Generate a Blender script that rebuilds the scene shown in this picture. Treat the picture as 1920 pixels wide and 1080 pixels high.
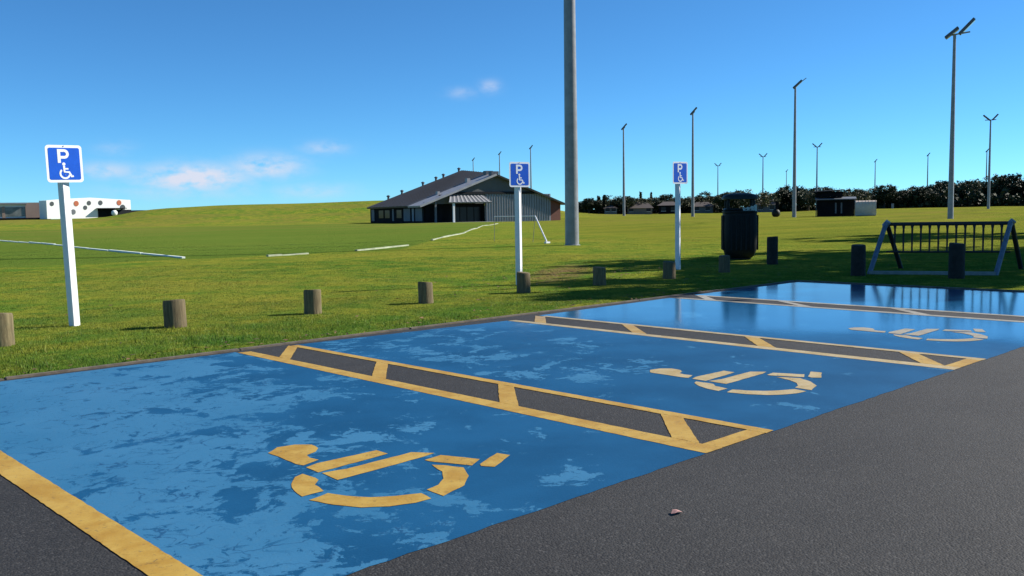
import bpy, math, random
import numpy as np
from mathutils import Vector, Matrix
R = math.radians
random.seed(7); rng = np.random.default_rng(7)
for o in list(bpy.data.objects): bpy.data.objects.remove(o)
sc = bpy.context.scene
col = sc.collection

# ------------------------------------------------------------------ camera
cd = bpy.data.cameras.new('camera'); cam = bpy.data.objects.new('camera', cd); col.objects.link(cam)
cd.sensor_width = 36.0; cd.lens = 31.99; cd.clip_start = 0.1; cd.clip_end = 9000
YAW, PITCH, ROLL = R(43.652), R(4.7445), R(-0.9385)
fw = Vector((math.sin(YAW)*math.cos(PITCH), math.cos(YAW)*math.cos(PITCH), -math.sin(PITCH)))
rt = Vector((math.cos(YAW), -math.sin(YAW), 0)); up = rt.cross(fw)
rt2 = math.cos(ROLL)*rt + math.sin(ROLL)*up; up2 = -math.sin(ROLL)*rt + math.cos(ROLL)*up
m = Matrix((rt2, up2, -fw)).transposed().to_4x4(); m.translation = (0, 0, 1.5)
cam.matrix_world = m
sc.camera = cam
sc.render.resolution_x, sc.render.resolution_y = 1024, 576

# ------------------------------------------------------------------ sun and sky
SUN_AZ, SUN_EL = 117.0, 33.0                      # degrees clockwise from +Y, height
sd = Vector((math.sin(R(SUN_AZ))*math.cos(R(SUN_EL)), math.cos(R(SUN_AZ))*math.cos(R(SUN_EL)), math.sin(R(SUN_EL))))
sl = bpy.data.lights.new('sun', 'SUN'); sl.energy = 5.0; sl.angle = R(0.53); sl.color = (1.0, 0.94, 0.84)
so = bpy.data.objects.new('sun', sl); col.objects.link(so)
so.rotation_euler = sd.to_track_quat('Z', 'Y').to_euler(); so.location = sd*60

w = bpy.data.worlds.new('World'); sc.world = w; w.use_nodes = True
nt = w.node_tree; nt.nodes.clear()
def N(t, typ, **kw):
    n = t.nodes.new(typ)
    for k, v in kw.items():
        if k.startswith('i_'): n.inputs[k[2:].replace('_', ' ')].default_value = v
        else: setattr(n, k, v)
    return n
def L(t, a, b): t.links.new(a, b)
def M_(t, op, a, b=None, c=None, clamp=False):
    n = t.nodes.new('ShaderNodeMath'); n.operation = op; n.use_clamp = clamp
    for i, v in enumerate((a, b, c)):
        if v is None: continue
        if isinstance(v, (int, float)): n.inputs[i].default_value = v
        else: t.links.new(v, n.inputs[i])
    return n.outputs[0]
sky = N(nt, 'ShaderNodeTexSky'); sky.sky_type = 'NISHITA'; sky.sun_disc = False
sky.sun_elevation = R(SUN_EL); sky.sun_rotation = R(SUN_AZ); sky.altitude = 20
sky.air_density = 0.65; sky.dust_density = 0.0; sky.ozone_density = 7.0
hs = N(nt, 'ShaderNodeMix', data_type='RGBA', blend_type='MULTIPLY'); hs.inputs[0].default_value = 1.0   # camera white balance of the clear sky
hs.inputs[7].default_value = (.56, .98, 1.08, 1); L(nt, sky.outputs[0], hs.inputs[6])
tc = N(nt, 'ShaderNodeTexCoord'); sx = N(nt, 'ShaderNodeSeparateXYZ'); L(nt, tc.outputs['Generated'], sx.inputs[0])
az = M_(nt, 'MULTIPLY', M_(nt, 'ARCTAN2', sx.outputs[0], sx.outputs[1]), 57.2958)
el = M_(nt, 'MULTIPLY', M_(nt, 'ARCSINE', sx.outputs[2]), 57.2958)
cv = N(nt, 'ShaderNodeCombineXYZ'); L(nt, az, cv.inputs[0]); L(nt, M_(nt, 'MULTIPLY', el, 1.9), cv.inputs[1])
cn = N(nt, 'ShaderNodeTexNoise'); cn.inputs['Scale'].default_value = 0.75; cn.inputs['Detail'].default_value = 7; cn.inputs['Roughness'].default_value = 0.55
L(nt, cv.outputs[0], cn.inputs['Vector'])
clouds = None                                     # small fair-weather clouds low in the sky: bearing, height, half width, half height, density
for (a, e, wa, we, dn) in [(24.6, 2.35, 2.6, .66, 1.15), (28.8, 3.0, 1.8, .6, .85), (20.0, 2.75, 1.5, .42, .55), (32.3, 4.1, 1.2, .35, .4),
                           (42.5, 7.75, .55, .35, .42), (40.7, 7.4, .8, .3, .25), (20.4, 4.0, .9, .4, .2), (31.5, 1.5, 2.2, .4, .35),
                           (24.0, 1.6, 4.0, .5, .3), (-30, 3, 4, .9, .9), (-70, 4, 5, 1.0, .8), (110, 3, 4, .8, .7), (170, 5, 5, 1.2, .8), (240, 4, 5, 1, .8)]:
    dx = M_(nt, 'DIVIDE', M_(nt, 'SUBTRACT', az, a if a < 180 else a-360), wa); dy = M_(nt, 'DIVIDE', M_(nt, 'SUBTRACT', el, e), we)
    r2 = M_(nt, 'ADD', M_(nt, 'MULTIPLY', dx, dx), M_(nt, 'MULTIPLY', dy, dy))
    g = M_(nt, 'MULTIPLY', M_(nt, 'POWER', 2.718, M_(nt, 'MULTIPLY', r2, -0.9)), dn)
    clouds = g if clouds is None else M_(nt, 'MAXIMUM', clouds, g)
cm = M_(nt, 'MULTIPLY', clouds, M_(nt, 'MULTIPLY_ADD', cn.outputs[0], 3.4, -.95, clamp=True))
cm = M_(nt, 'MULTIPLY', cm, 1.15, clamp=True)
mx = N(nt, 'ShaderNodeMix', data_type='RGBA'); L(nt, cm, mx.inputs[0]); L(nt, hs.outputs[2], mx.inputs[6])
mx.inputs[7].default_value = (4.9, 5.3, 6.3, 1)
bg = N(nt, 'ShaderNodeBackground'); bg.inputs['Strength'].default_value = 0.082; L(nt, mx.outputs[2], bg.inputs[0])
wo = N(nt, 'ShaderNodeOutputWorld'); L(nt, bg.outputs[0], wo.inputs[0])
sc.view_settings.view_transform = 'Standard'; sc.view_settings.look = 'None'
sc.view_settings.exposure = 0.80; sc.view_settings.gamma = 1.0; sc.view_settings.use_curve_mapping = False

# ------------------------------------------------------------------ helpers
def bearing(deg, d, z=0.0):                        # survey coordinates: bearing from +Y and distance on the ground
    return Vector((math.sin(R(deg))*d, math.cos(R(deg))*d, z))
def tag(o, label=None, cat=None, group=None, kind=None):
    for k, v in (('label', label), ('category', cat), ('group', group), ('kind', kind)):
        if v: o[k] = v
    return o
def empty(name, loc=(0, 0, 0), rz=0.0):
    o = bpy.data.objects.new(name, None); o.empty_display_size = .2; col.objects.link(o); o.location = loc; o.rotation_euler = (0, 0, rz); return o
class MB:
    def __init__(s): s.v = []; s.f = []
    def add(s, vs, fs):
        k = len(s.v); s.v += [tuple(p) for p in vs]; s.f += [tuple(i+k for i in f) for f in fs]; return s
    def box(s, x0, x1, y0, y1, z0, z1):
        return s.add([(x0,y0,z0),(x1,y0,z0),(x1,y1,z0),(x0,y1,z0),(x0,y0,z1),(x1,y0,z1),(x1,y1,z1),(x0,y1,z1)],
                     [(0,3,2,1),(4,5,6,7),(0,1,5,4),(1,2,6,5),(2,3,7,6),(3,0,4,7)])
    def prism(s, poly, z0, z1):                    # poly: ccw list of (x, y)
        n = len(poly)
        return s.add([(x, y, z0) for x, y in poly]+[(x, y, z1) for x, y in poly],
                     [tuple(range(n-1, -1, -1)), tuple(range(n, 2*n))]+[(i, (i+1) % n, n+(i+1) % n, n+i) for i in range(n)])
    def tube(s, pts, rad, n=8, cap=True, phase=0.0):
        pts = [Vector(p) for p in pts]; rads = rad if isinstance(rad, (list, tuple)) else [rad]*len(pts)
        rings = []
        for i, p in enumerate(pts):
            d = (pts[min(i+1, len(pts)-1)]-pts[max(i-1, 0)]).normalized()
            a = Vector((0, 0, 1)) if abs(d.z) < .9 else Vector((1, 0, 0))
            e1 = d.cross(a).normalized(); e2 = d.cross(e1).normalized()
            rings.append([p+(e1*math.cos(phase+2*math.pi*k/n)+e2*math.sin(phase+2*math.pi*k/n))*rads[i] for k in range(n)])
        vs = [q for r_ in rings for q in r_]; fs = []
        for i in range(len(pts)-1):
            for k in range(n): fs.append((i*n+k, i*n+(k+1) % n, (i+1)*n+(k+1) % n, (i+1)*n+k))
        if cap: fs += [tuple(range(n-1, -1, -1)), tuple(range((len(pts)-1)*n, len(pts)*n))]
        return s.add(vs, fs)
    def lathe(s, prof, n=24, cx=0, cy=0):          # prof: list of (r, z)
        vs = [(cx+r_*math.cos(2*math.pi*k/n), cy+r_*math.sin(2*math.pi*k/n), z) for r_, z in prof for k in range(n)]
        fs = [(i*n+k, i*n+(k+1) % n, (i+1)*n+(k+1) % n, (i+1)*n+k) for i in range(len(prof)-1) for k in range(n)]
        fs += [tuple(range(n-1, -1, -1)), tuple(range((len(prof)-1)*n, len(prof)*n))]
        return s.add(vs, fs)
    def build(s, name, mat, parent=None, smooth=False, bevel=0.0):
        me = bpy.data.meshes.new(name); me.from_pydata(s.v, [], s.f); me.validate()
        me.materials.append(mat)
        import bmesh
        bm = bmesh.new(); bm.from_mesh(me); bmesh.ops.recalc_face_normals(bm, faces=bm.faces)
        if bevel: bmesh.ops.bevel(bm, geom=list(bm.edges), offset=bevel, segments=2, affect='EDGES', clamp_overlap=True)
        if smooth:
            for f in bm.faces: f.smooth = True
            for e in bm.edges:
                if len(e.link_faces) == 2 and e.calc_face_angle() > R(38): e.smooth = False
        bm.to_mesh(me); bm.free()
        o = bpy.data.objects.new(name, me); col.objects.link(o); o.parent = parent; return o
def copy_tree(o, parent=None):
    c = o.copy(); col.objects.link(c); c.parent = parent
    for ch in [x for x in bpy.data.objects if x.parent == o]: copy_tree(ch, c)
    return c
def np_mesh(name, V, F, mat, parent=None, attr=None, smooth=False):      # V (n,3), F (m,k)
    me = bpy.data.meshes.new(name); V = np.asarray(V, np.float32); F = np.asarray(F, np.int32); k = F.shape[1]
    me.vertices.add(len(V)); me.vertices.foreach_set('co', V.ravel())
    me.loops.add(F.size); me.loops.foreach_set('vertex_index', F.ravel())
    me.polygons.add(len(F)); me.polygons.foreach_set('loop_start', np.arange(0, F.size, k, dtype=np.int32)); me.polygons.foreach_set('loop_total', np.full(len(F), k, np.int32))
    if attr is not None:
        a = me.attributes.new('tone', 'FLOAT', 'POINT'); a.data.foreach_set('value', np.asarray(attr, np.float32))
    me.update(calc_edges=True); me.validate(); me.materials.append(mat)
    if smooth: me.polygons.foreach_set('use_smooth', np.ones(len(F), bool))
    o = bpy.data.objects.new(name, me); col.objects.link(o); o.parent = parent; return o

# ------------------------------------------------------------------ materials
def new_mat(name):
    mt = bpy.data.materials.new(name); mt.use_nodes = True; t = mt.node_tree
    return mt, t, t.nodes['Principled BSDF']
def noise(t, vec, scale, detail=4, rough=.55, dist=0.0):
    n = N(t, 'ShaderNodeTexNoise'); n.inputs['Scale'].default_value = scale; n.inputs['Detail'].default_value = detail
    n.inputs['Roughness'].default_value = rough; n.inputs['Distortion'].default_value = dist
    if vec is not None: L(t, vec, n.inputs['Vector'])
    return n.outputs[0]
def ramp(t, fac, a, b, lo=0.0, hi=1.0):
    n = N(t, 'ShaderNodeMapRange'); n.interpolation_type = 'SMOOTHSTEP'
    L(t, fac, n.inputs[0]); n.inputs[1].default_value = a; n.inputs[2].default_value = b; n.inputs[3].default_value = lo; n.inputs[4].default_value = hi
    return n.outputs[0]
def mixc(t, fac, a, b):
    n = N(t, 'ShaderNodeMix', data_type='RGBA')
    if isinstance(fac, (int, float)): n.inputs[0].default_value = fac
    else: L(t, fac, n.inputs[0])
    for i, c in ((6, a), (7, b)):
        if isinstance(c, tuple): n.inputs[i].default_value = (*c, 1)
        else: L(t, c, n.inputs[i])
    return n.outputs[2]
K = .77
def dim(t, c, k=K):
    n = N(t, 'ShaderNodeMix', data_type='RGBA', blend_type='MULTIPLY'); n.inputs[0].default_value = 1.0; n.inputs[7].default_value = (k, k, k, 1); L(t, c, n.inputs[6]); return n.outputs[2]
def pos(t): return N(t, 'ShaderNodeNewGeometry').outputs['Position']
def objc(t): return N(t, 'ShaderNodeTexCoord').outputs['Object']
def bump(t, b, h, strength, dist):
    n = N(t, 'ShaderNodeBump'); n.inputs['Strength'].default_value = strength; n.inputs['Distance'].default_value = dist
    L(t, h, n.inputs['Height']); L(t, n.outputs[0], b.inputs['Normal'])
def simple(name, c, rough=.6, metal=0.0, var=.18, scale=9.0, spec=.5, bmp=0.0):
    mt, t, b = new_mat(name); p = objc(t)
    if max(c) < .7: c = tuple(v_*.8 for v_ in c)
    n = noise(t, p, scale, 5, .6)
    L(t, mixc(t, ramp(t, n, .3, .7), tuple(x*(1-var) for x in c), tuple(min(1, x*(1+var)) for x in c)), b.inputs['Base Color'])
    b.inputs['Roughness'].default_value = rough; b.inputs['Metallic'].default_value = metal; b.inputs['Specular IOR Level'].default_value = spec
    if bmp: bump(t, b, noise(t, p, scale*4, 4), .5, bmp)
    return mt

def mat_asphalt():
    mt, t, b = new_mat('asphalt'); p = pos(t)
    v = N(t, 'ShaderNodeTexVoronoi'); v.inputs['Scale'].default_value = 95; L(t, p, v.inputs['Vector'])
    sp = N(t, 'ShaderNodeSeparateColor'); L(t, v.outputs['Color'], sp.inputs[0])
    base = mixc(t, ramp(t, noise(t, p, .55, 5, .6), .3, .7), (.047, .045, .044), (.066, .064, .062))
    base = mixc(t, ramp(t, noise(t, p, 5, 5, .7), .45, .75, 0, .6), base, (.034, .033, .033))
    base = mixc(t, ramp(t, noise(t, p, 1.3, 6, .7, .6), .50, .72, 0, .55), base, (.085, .080, .074))
    base = mixc(t, ramp(t, noise(t, p, .9, 5, .6, 1.2), .62, .74, 0, .6), base, (.028, .027, .027))
    v2 = N(t, 'ShaderNodeTexVoronoi'); v2.inputs['Scale'].default_value = 34; L(t, p, v2.inputs['Vector'])
    s2 = N(t, 'ShaderNodeSeparateColor'); L(t, v2.outputs['Color'], s2.inputs[0])
    base = mixc(t, M_(t, 'MULTIPLY', ramp(t, s2.outputs[0], .93, .96), ramp(t, v2.outputs['Distance'], .18, .32, .8, 0)), base, (.20, .19, .18))
    base = mixc(t, ramp(t, sp.outputs[0], .72, 1.0, 0, .8), base, (.13, .125, .12))
    base = mixc(t, ramp(t, sp.outputs[1], .0, .3, .65, 0), base, (.018, .018, .02))
    L(t, dim(t, base, .42), b.inputs['Base Color']); b.inputs['Roughness'].default_value = .82; b.inputs['Specular IOR Level'].default_value = .35
    bump(t, b, M_(t, 'ADD', M_(t, 'MULTIPLY', v.outputs['Distance'], -1.0), M_(t, 'MULTIPLY', noise(t, p, 40, 3), .6)), .55, .006)
    return mt
def wetness(t, p):                                 # the two far bays are still wet: 0 dry .. 1 wet film
    s = N(t, 'ShaderNodeSeparateXYZ'); L(t, p, s.inputs[0])
    q = M_(t, 'ADD', s.outputs[0], M_(t, 'MULTIPLY', noise(t, p, .45, 4, .6), 3.0))
    q = M_(t, 'ADD', q, M_(t, 'MULTIPLY', M_(t, 'SUBTRACT', s.outputs[1], 6.0), .35))
    return ramp(t, q, 9.0, 12.6), s
def mat_blue():
    mt, t, b = new_mat('blue_bay_paint'); p = pos(t)
    wet, s = wetness(t, p)
    # a paler top coat that has peeled, mostly gone toward the right and around the symbols
    cover = M_(t, 'SUBTRACT', s.outputs[0], M_(t, 'MULTIPLY', s.outputs[1], .34))
    bias = ramp(t, cover, -1.0, 3.4, .165, -.115)
    for gx, gy, gr, ga in ((6.2, 6.4, 1.5, .10), (6.8, 8.7, 1.7, .085), (10.3, 7.2, 1.2, .07)):
        ax = M_(t, 'DIVIDE', M_(t, 'SUBTRACT', s.outputs[0], gx), gr); ay = M_(t, 'DIVIDE', M_(t, 'SUBTRACT', s.outputs[1], gy), gr)
        bias = M_(t, 'ADD', bias, M_(t, 'MULTIPLY', M_(t, 'POWER', 2.718, M_(t, 'MULTIPLY', M_(t, 'ADD', M_(t, 'MULTIPLY', ax, ax), M_(t, 'MULTIPLY', ay, ay)), -1.0)), ga))
    n = noise(t, p, 1.9, 9, .68, .45)
    n2 = noise(t, p, 7.5, 6, .7, .8)
    f = M_(t, 'ADD', M_(t, 'ADD', n, M_(t, 'MULTIPLY', M_(t, 'SUBTRACT', n2, .5), .42)), bias)
    top = ramp(t, f, .515, .545)
    fleck = M_(t, 'MULTIPLY', ramp(t, noise(t, p, 6.5, 8, .72, 1.6), .575, .605), ramp(t, noise(t, p, 1.0, 3, .5), .40, .56))
    top = M_(t, 'MULTIPLY', top, M_(t, 'SUBTRACT', 1.0, fleck))
    dark = mixc(t, ramp(t, noise(t, p, 1.2, 5), .3, .7), (.004, .058, .140), (.008, .080, .185))
    dark = mixc(t, ramp(t, noise(t, p, 16, 5, .7), .5, .8, 0, .35), dark, (.012, .09, .20))
    light = mixc(t, ramp(t, noise(t, p, .9, 5), .3, .7), (.026, .130, .250), (.038, .155, .285))
    light = mixc(t, ramp(t, noise(t, p, 22, 5, .7), .45, .8, 0, .4), light, (.055, .155, .25))
    c = mixc(t, top, dark, light)
    vor = N(t, 'ShaderNodeTexVoronoi'); vor.feature = 'DISTANCE_TO_EDGE'; vor.inputs['Scale'].default_value = 3.4
    wv = N(t, 'ShaderNodeVectorMath'); wv.operation = 'ADD'; L(t, p, wv.inputs[0])
    nz = N(t, 'ShaderNodeTexNoise'); nz.inputs['Scale'].default_value = 6; nz.inputs['Detail'].default_value = 5; L(t, p, nz.inputs['Vector'])
    sc_ = N(t, 'ShaderNodeVectorMath'); sc_.operation = 'SCALE'; sc_.inputs['Scale'].default_value = .35; L(t, nz.outputs['Color'], sc_.inputs[0]); L(t, sc_.outputs[0], wv.inputs[1])
    L(t, wv.outputs[0], vor.inputs['Vector'])
    crack = M_(t, 'MULTIPLY', ramp(t, vor.outputs['Distance'], .012, .035, 1, 0), ramp(t, noise(t, p, 1.3, 4, .6), .5, .62))
    crack = M_(t, 'MULTIPLY', crack, top)
    c = mixc(t, M_(t, 'MULTIPLY', crack, .85), c, (.007, .055, .14))
    fine = ramp(t, noise(t, p, 55, 3, .7), .60, .74, 0, .45)          # stone tips worn through the paint
    c = mixc(t, fine, c, (.018, .055, .10))
    L(t, dim(t, c, 1.0), b.inputs['Base Color'])
    b.inputs['Roughness'].default_value = .5
    L(t, M_(t, 'MULTIPLY_ADD', wet, -.44, .56), b.inputs['Roughness'])
    L(t, M_(t, 'MULTIPLY_ADD', wet, .35, .17), b.inputs['Specular IOR Level'])
    h = M_(t, 'ADD', M_(t, 'MULTIPLY', top, .5), M_(t, 'MULTIPLY', noise(t, p, 70, 3, .7), .7))
    h = M_(t, 'MULTIPLY', h, M_(t, 'MULTIPLY_ADD', wet, -.965, 1.0))
    bump(t, b, h, .45, .004)
    return mt
def mat_yellow(name, a, bb, wear=.55):
    mt, t, b = new_mat(name); p = pos(t)
    c = mixc(t, ramp(t, noise(t, p, 4.5, 6, .65, .5), .35, .65), a, bb)
    c = mixc(t, ramp(t, noise(t, p, 13, 6, .7, .8), .56, .66, 0, wear), c, tuple(x*.62 for x in a))
    c = mixc(t, ramp(t, noise(t, p, 2.2, 5, .65), .48, .68, 0, .35), c, tuple(min(1, x*1.10+.012) for x in bb))
    c = mixc(t, ramp(t, noise(t, p, 42, 5, .75), .58, .70, 0, .7), c, (.075, .06, .04))
    c = mixc(t, M_(t, 'MULTIPLY', ramp(t, noise(t, p, 24, 6, .75, 1.0), .60, .64, 0, .8), ramp(t, noise(t, p, 1.6, 3), .48, .62)), c, (.06, .05, .04))
    L(t, dim(t, c, 1.0), b.inputs['Base Color'])
    wet, s = wetness(t, p)
    L(t, M_(t, 'MULTIPLY_ADD', wet, -.3, .6), b.inputs['Roughness'])
    bump(t, b, noise(t, p, 70, 3, .7), .4, .003)
    return mt
def grass_color(t, p):
    s = N(t, 'ShaderNodeSeparateXYZ'); L(t, p, s.inputs[0])
    big = noise(t, p, .16, 5, .6); mid = noise(t, p, .8, 5, .65); fin = noise(t, p, 4.0, 4, .6)
    c = mixc(t, ramp(t, mid, .36, .64), (.078, .150, .020), (.190, .205, .026))
    c = mixc(t, ramp(t, big, .42, .70, 0, .75), c, (.225, .205, .032))
    c = mixc(t, ramp(t, fin, .50, .66, 0, .7), c, (.060, .115, .015))
    c = mixc(t, ramp(t, noise(t, p, 1.7, 6, .7, .4), .64, .76, 0, .6), c, (.24, .185, .06))
    c = mixc(t, M_(t, 'MULTIPLY', ramp(t, s.outputs[1], 9.8, 12.2, 1, 0), ramp(t, noise(t, p, 1.5, 5, .6), .38, .58, 0, .75)), c, (.048, .118, .014))
    # mown, evenly green playing field beyond its edging
    fld = M_(t, 'MINIMUM', M_(t, 'SUBTRACT', s.outputs[1], 32.3), M_(t, 'SUBTRACT', M_(t, 'SUBTRACT', s.outputs[1], s.outputs[0]), 8.0))
    dist = N(t, 'ShaderNodeVectorMath'); dist.operation = 'LENGTH'; L(t, p, dist.inputs[0])
    fm = M_(t, 'MULTIPLY', ramp(t, fld, -.2, .5), ramp(t, dist.outputs['Value'], 150, 172, 1, 0))
    stripes = noise(t, p, .05, 3, .5)
    c = mixc(t, M_(t, 'MULTIPLY', fm, .85), c, mixc(t, ramp(t, stripes, .35, .65), (.078, .132, .021), (.092, .143, .024)))
    # drier, yellower ground on the open side to the right
    dry = M_(t, 'MULTIPLY', ramp(t, M_(t, 'SUBTRACT', s.outputs[0], s.outputs[1]), -6, 12), ramp(t, s.outputs[0], 24, 46))
    c = mixc(t, M_(t, 'MULTIPLY', dry, M_(t, 'MULTIPLY_ADD', noise(t, p, .035, 4, .6), .9, .15)), c, (.172, .168, .022))
    far = ramp(t, dist.outputs['Value'], 38, 150)
    stv = N(t, 'ShaderNodeMapping'); stv.inputs['Rotation'].default_value = (0, 0, R(-46)); stv.inputs['Scale'].default_value = (.02, .12, 1); L(t, p, stv.inputs['Vector'])
    c = mixc(t, M_(t, 'MULTIPLY', far, ramp(t, noise(t, stv.outputs[0], 1.0, 4, .6), .40, .62, 0, .55)), c, (.165, .140, .035))
    st2 = N(t, 'ShaderNodeMapping'); st2.inputs['Rotation'].default_value = (0, 0, R(-46)); st2.inputs['Scale'].default_value = (.05, .24, 1); L(t, p, st2.inputs['Vector'])
    c = mixc(t, M_(t, 'MULTIPLY', dry, ramp(t, noise(t, st2.outputs[0], 1.0, 5, .62), .44, .62, 0, .6)), c, (.088, .118, .018))
    c = mixc(t, M_(t, 'MULTIPLY', dry, ramp(t, noise(t, p, .5, 5, .65), .54, .70, 0, .45)), c, (.215, .185, .040))
    # worn, leaf-strewn earth beside the kerb near the middle sign
    dx = M_(t, 'DIVIDE', M_(t, 'SUBTRACT', s.outputs[0], 16.6), 3.2); dy = M_(t, 'DIVIDE', M_(t, 'SUBTRACT', M_(t, 'SUBTRACT', s.outputs[1], 15.6), M_(t, 'MULTIPLY', M_(t, 'SUBTRACT', s.outputs[0], 16.6), .7)), 1.0)
    r2 = M_(t, 'ADD', M_(t, 'MULTIPLY', dx, dx), M_(t, 'MULTIPLY', dy, dy))
    worn = M_(t, 'MULTIPLY', ramp(t, r2, .1, 1.2, 1, 0), ramp(t, noise(t, p, 2.2, 6, .7), .36, .58))
    c = mixc(t, M_(t, 'MULTIPLY', worn, .85), c, (.17, .105, .055))
    return dim(t, c, 1.14), worn
def mat_ground():
    mt, t, b = new_mat('grass_ground'); p = pos(t)
    c, worn = grass_color(t, p)
    c = mixc(t, ramp(t, noise(t, p, 14, 5, .7), .4, .7, 0, .25), c, (.07, .09, .016))
    L(t, c, b.inputs['Base Color']); b.inputs['Roughness'].default_value = 1.0; b.inputs['Specular IOR Level'].default_value = .0
    bump(t, b, M_(t, 'ADD', noise(t, p, 25, 5, .7), M_(t, 'MULTIPLY', noise(t, p, 3, 4, .6), 1.5)), .9, .05)
    return mt
def mat_blade():
    mt, t, b = new_mat('grass_blade'); p = pos(t)
    c, worn = grass_color(t, p)
    a = N(t, 'ShaderNodeAttribute'); a.attribute_name = 'tone'
    hv = N(t, 'ShaderNodeHueSaturation'); L(t, c, hv.inputs['Color']); L(t, M_(t, 'MULTIPLY_ADD', a.outputs['Fac'], 1.0, .62), hv.inputs['Value'])
    c2 = mixc(t, ramp(t, a.outputs['Fac'], .86, 1.0, 0, .7), hv.outputs[0], (.24, .20, .06))
    L(t, c2, b.inputs['Base Color']); b.inputs['Roughness'].default_value = .6; b.inputs['Specular IOR Level'].default_value = .2
    tr = N(t, 'ShaderNodeBsdfTranslucent'); L(t, c2, tr.inputs[0])
    ms = N(t, 'ShaderNodeMixShader'); ms.inputs[0].default_value = .42; L(t, b.outputs[0], ms.inputs[1]); L(t, tr.outputs[0], ms.inputs[2])
    L(t, ms.outputs[0], t.nodes['Material Output'].inputs[0]); return mt
def mat_leaf(name, a, bb):
    mt, t, b = new_mat(name)
    at = N(t, 'ShaderNodeAttribute'); at.attribute_name = 'tone'; oi = N(t, 'ShaderNodeObjectInfo')
    c = mixc(t, at.outputs['Fac'], a, bb)
    hv = N(t, 'ShaderNodeHueSaturation'); L(t, c, hv.inputs['Color']); L(t, M_(t, 'MULTIPLY_ADD', oi.outputs['Random'], .5, .75), hv.inputs['Value'])
    L(t, hv.outputs[0], b.inputs['Base Color']); b.inputs['Roughness'].default_value = .6; b.inputs['Specular IOR Level'].default_value = .25
    return mt
def mat_wood():
    mt, t, b = new_mat('weathered_timber'); p = objc(t)
    mp = N(t, 'ShaderNodeMapping'); mp.inputs['Scale'].default_value = (26, 26, 3); L(t, p, mp.inputs['Vector'])
    oi = N(t, 'ShaderNodeObjectInfo')
    c = mixc(t, ramp(t, noise(t, mp.outputs[0], 1, 5, .7), .3, .7), (.085, .068, .036), (.20, .165, .088))
    c = mixc(t, ramp(t, noise(t, p, 5, 5, .7), .5, .72, 0, .7), c, (.10, .11, .06))
    c = mixc(t, M_(t, 'MULTIPLY', oi.outputs['Random'], .4), c, (.10, .07, .05))
    L(t, c, b.inputs['Base Color']); b.inputs['Roughness'].default_value = .9; b.inputs['Specular IOR Level'].default_value = .2
    bump(t, b, noise(t, mp.outputs[0], 1.4, 5, .7), .8, .012); return mt

WOODSH = simple('shaded_timber', (.022, .018, .015), .9, var=.4, scale=12, bmp=.006)  # timber with the tree shade on the tall bollards put into its colour
ASPH = mat_asphalt(); BLUE = mat_blue()
YEL = mat_yellow('yellow_line_paint', (.345, .19, .016), (.43, .275, .045))
YELP = mat_yellow('faded_yellow_paint', (.34, .245, .09), (.42, .33, .17), .3)
GROUND = mat_ground(); BLADE = mat_blade(); WOOD = mat_wood()
EDGE = simple('edging_concrete', (.13, .105, .08), .9, var=.35, scale=6, bmp=.004)
WHITE = simple('white_painted_timber', (.68, .69, .71), .5, var=.05, scale=6)
EDGEW = simple('chalky_white_edging', (.36, .40, .27), .9, var=.25, scale=1.5)
EDGEP = simple('shade_lifted_white_edging', (.80, .84, .74), .9, var=.1, scale=1.5)  # edging colour lightened to offset the shade on the left run's visible side
SIGNW = simple('sign_white', (.80, .82, .84), .35, var=.02)
SIGNB = simple('sign_blue', (.004, .105, .66), .35, var=.06)
GALV = simple('galvanised_steel', (.27, .28, .295), .38, .0, var=.15, scale=2.5)
LAMPM = simple('lamp_housing', (.10, .11, .13), .5, .3)
GLASS = simple('lamp_glass', (.30, .34, .38), .15)
BLACKP = simple('black_green_plastic', (.008, .011, .011), .6, var=.3, spec=.25)
BLACKT = simple('bin_top_green', (.010, .020, .018), .55, var=.2, spec=.3)
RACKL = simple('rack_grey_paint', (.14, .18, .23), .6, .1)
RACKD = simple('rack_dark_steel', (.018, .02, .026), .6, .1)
CONC = simple('pale_concrete', (.30, .30, .28), .85, var=.15)
ROOFD = simple('dark_roof_metal', (.062, .058, .056), .55, var=.12, scale=.8)
ROOFL = simple('pale_roof_metal', (.36, .36, .37), .5, var=.12, scale=.8)
CLADG = simple('grey_cladding', (.13, .145, .165), .6, var=.10, scale=.7)
CLADL = simple('pale_cladding', (.25, .275, .31), .6, var=.10, scale=.6)
GABLE = simple('gable_grey', (.095, .10, .10), .65, var=.08, scale=.5)
DARKW = simple('dark_wall', (.007, .008, .010), .85, var=.3, scale=.6, spec=.15)
DGLASS = simple('dark_glass', (.010, .012, .016), .3, var=.2, spec=.3)
RUST = simple('brown_brick', (.16, .055, .035), .8, var=.2)
SOFF = simple('soffit_dark', (.010, .013, .018), .8, spec=.2)
WALLW = simple('white_wall', (.74, .75, .72), .6, var=.04, scale=.3)
WALLT = simple('tan_wall', (.36, .26, .21), .7, var=.08, scale=.3)
ORANGE = simple('orange_disc', (.50, .13, .05), .6)
CHAR = simple('charcoal_disc', (.06, .075, .08), .6)
CREAM = simple('cream_steel', (.62, .52, .43), .55, var=.1, scale=.8)
HWALL = simple('house_wall', (.20, .185, .16), .8); HROOF = simple('house_roof', (.085, .068, .060), .8, var=.2)
BARK = simple('bark', (.07, .055, .042), .95, var=.3, bmp=.01)
LEAFD = mat_leaf('dark_evergreen_leaf', (.011, .020, .008), (.048, .058, .022))
LEAFM = mat_leaf('olive_leaf', (.022, .030, .010), (.13, .125, .055))
PINK = simple('pink_paper', (.55, .30, .26), .7)
BROWNL = simple('dead_leaf', (.16, .085, .035), .8, var=.4, scale=3)

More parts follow.
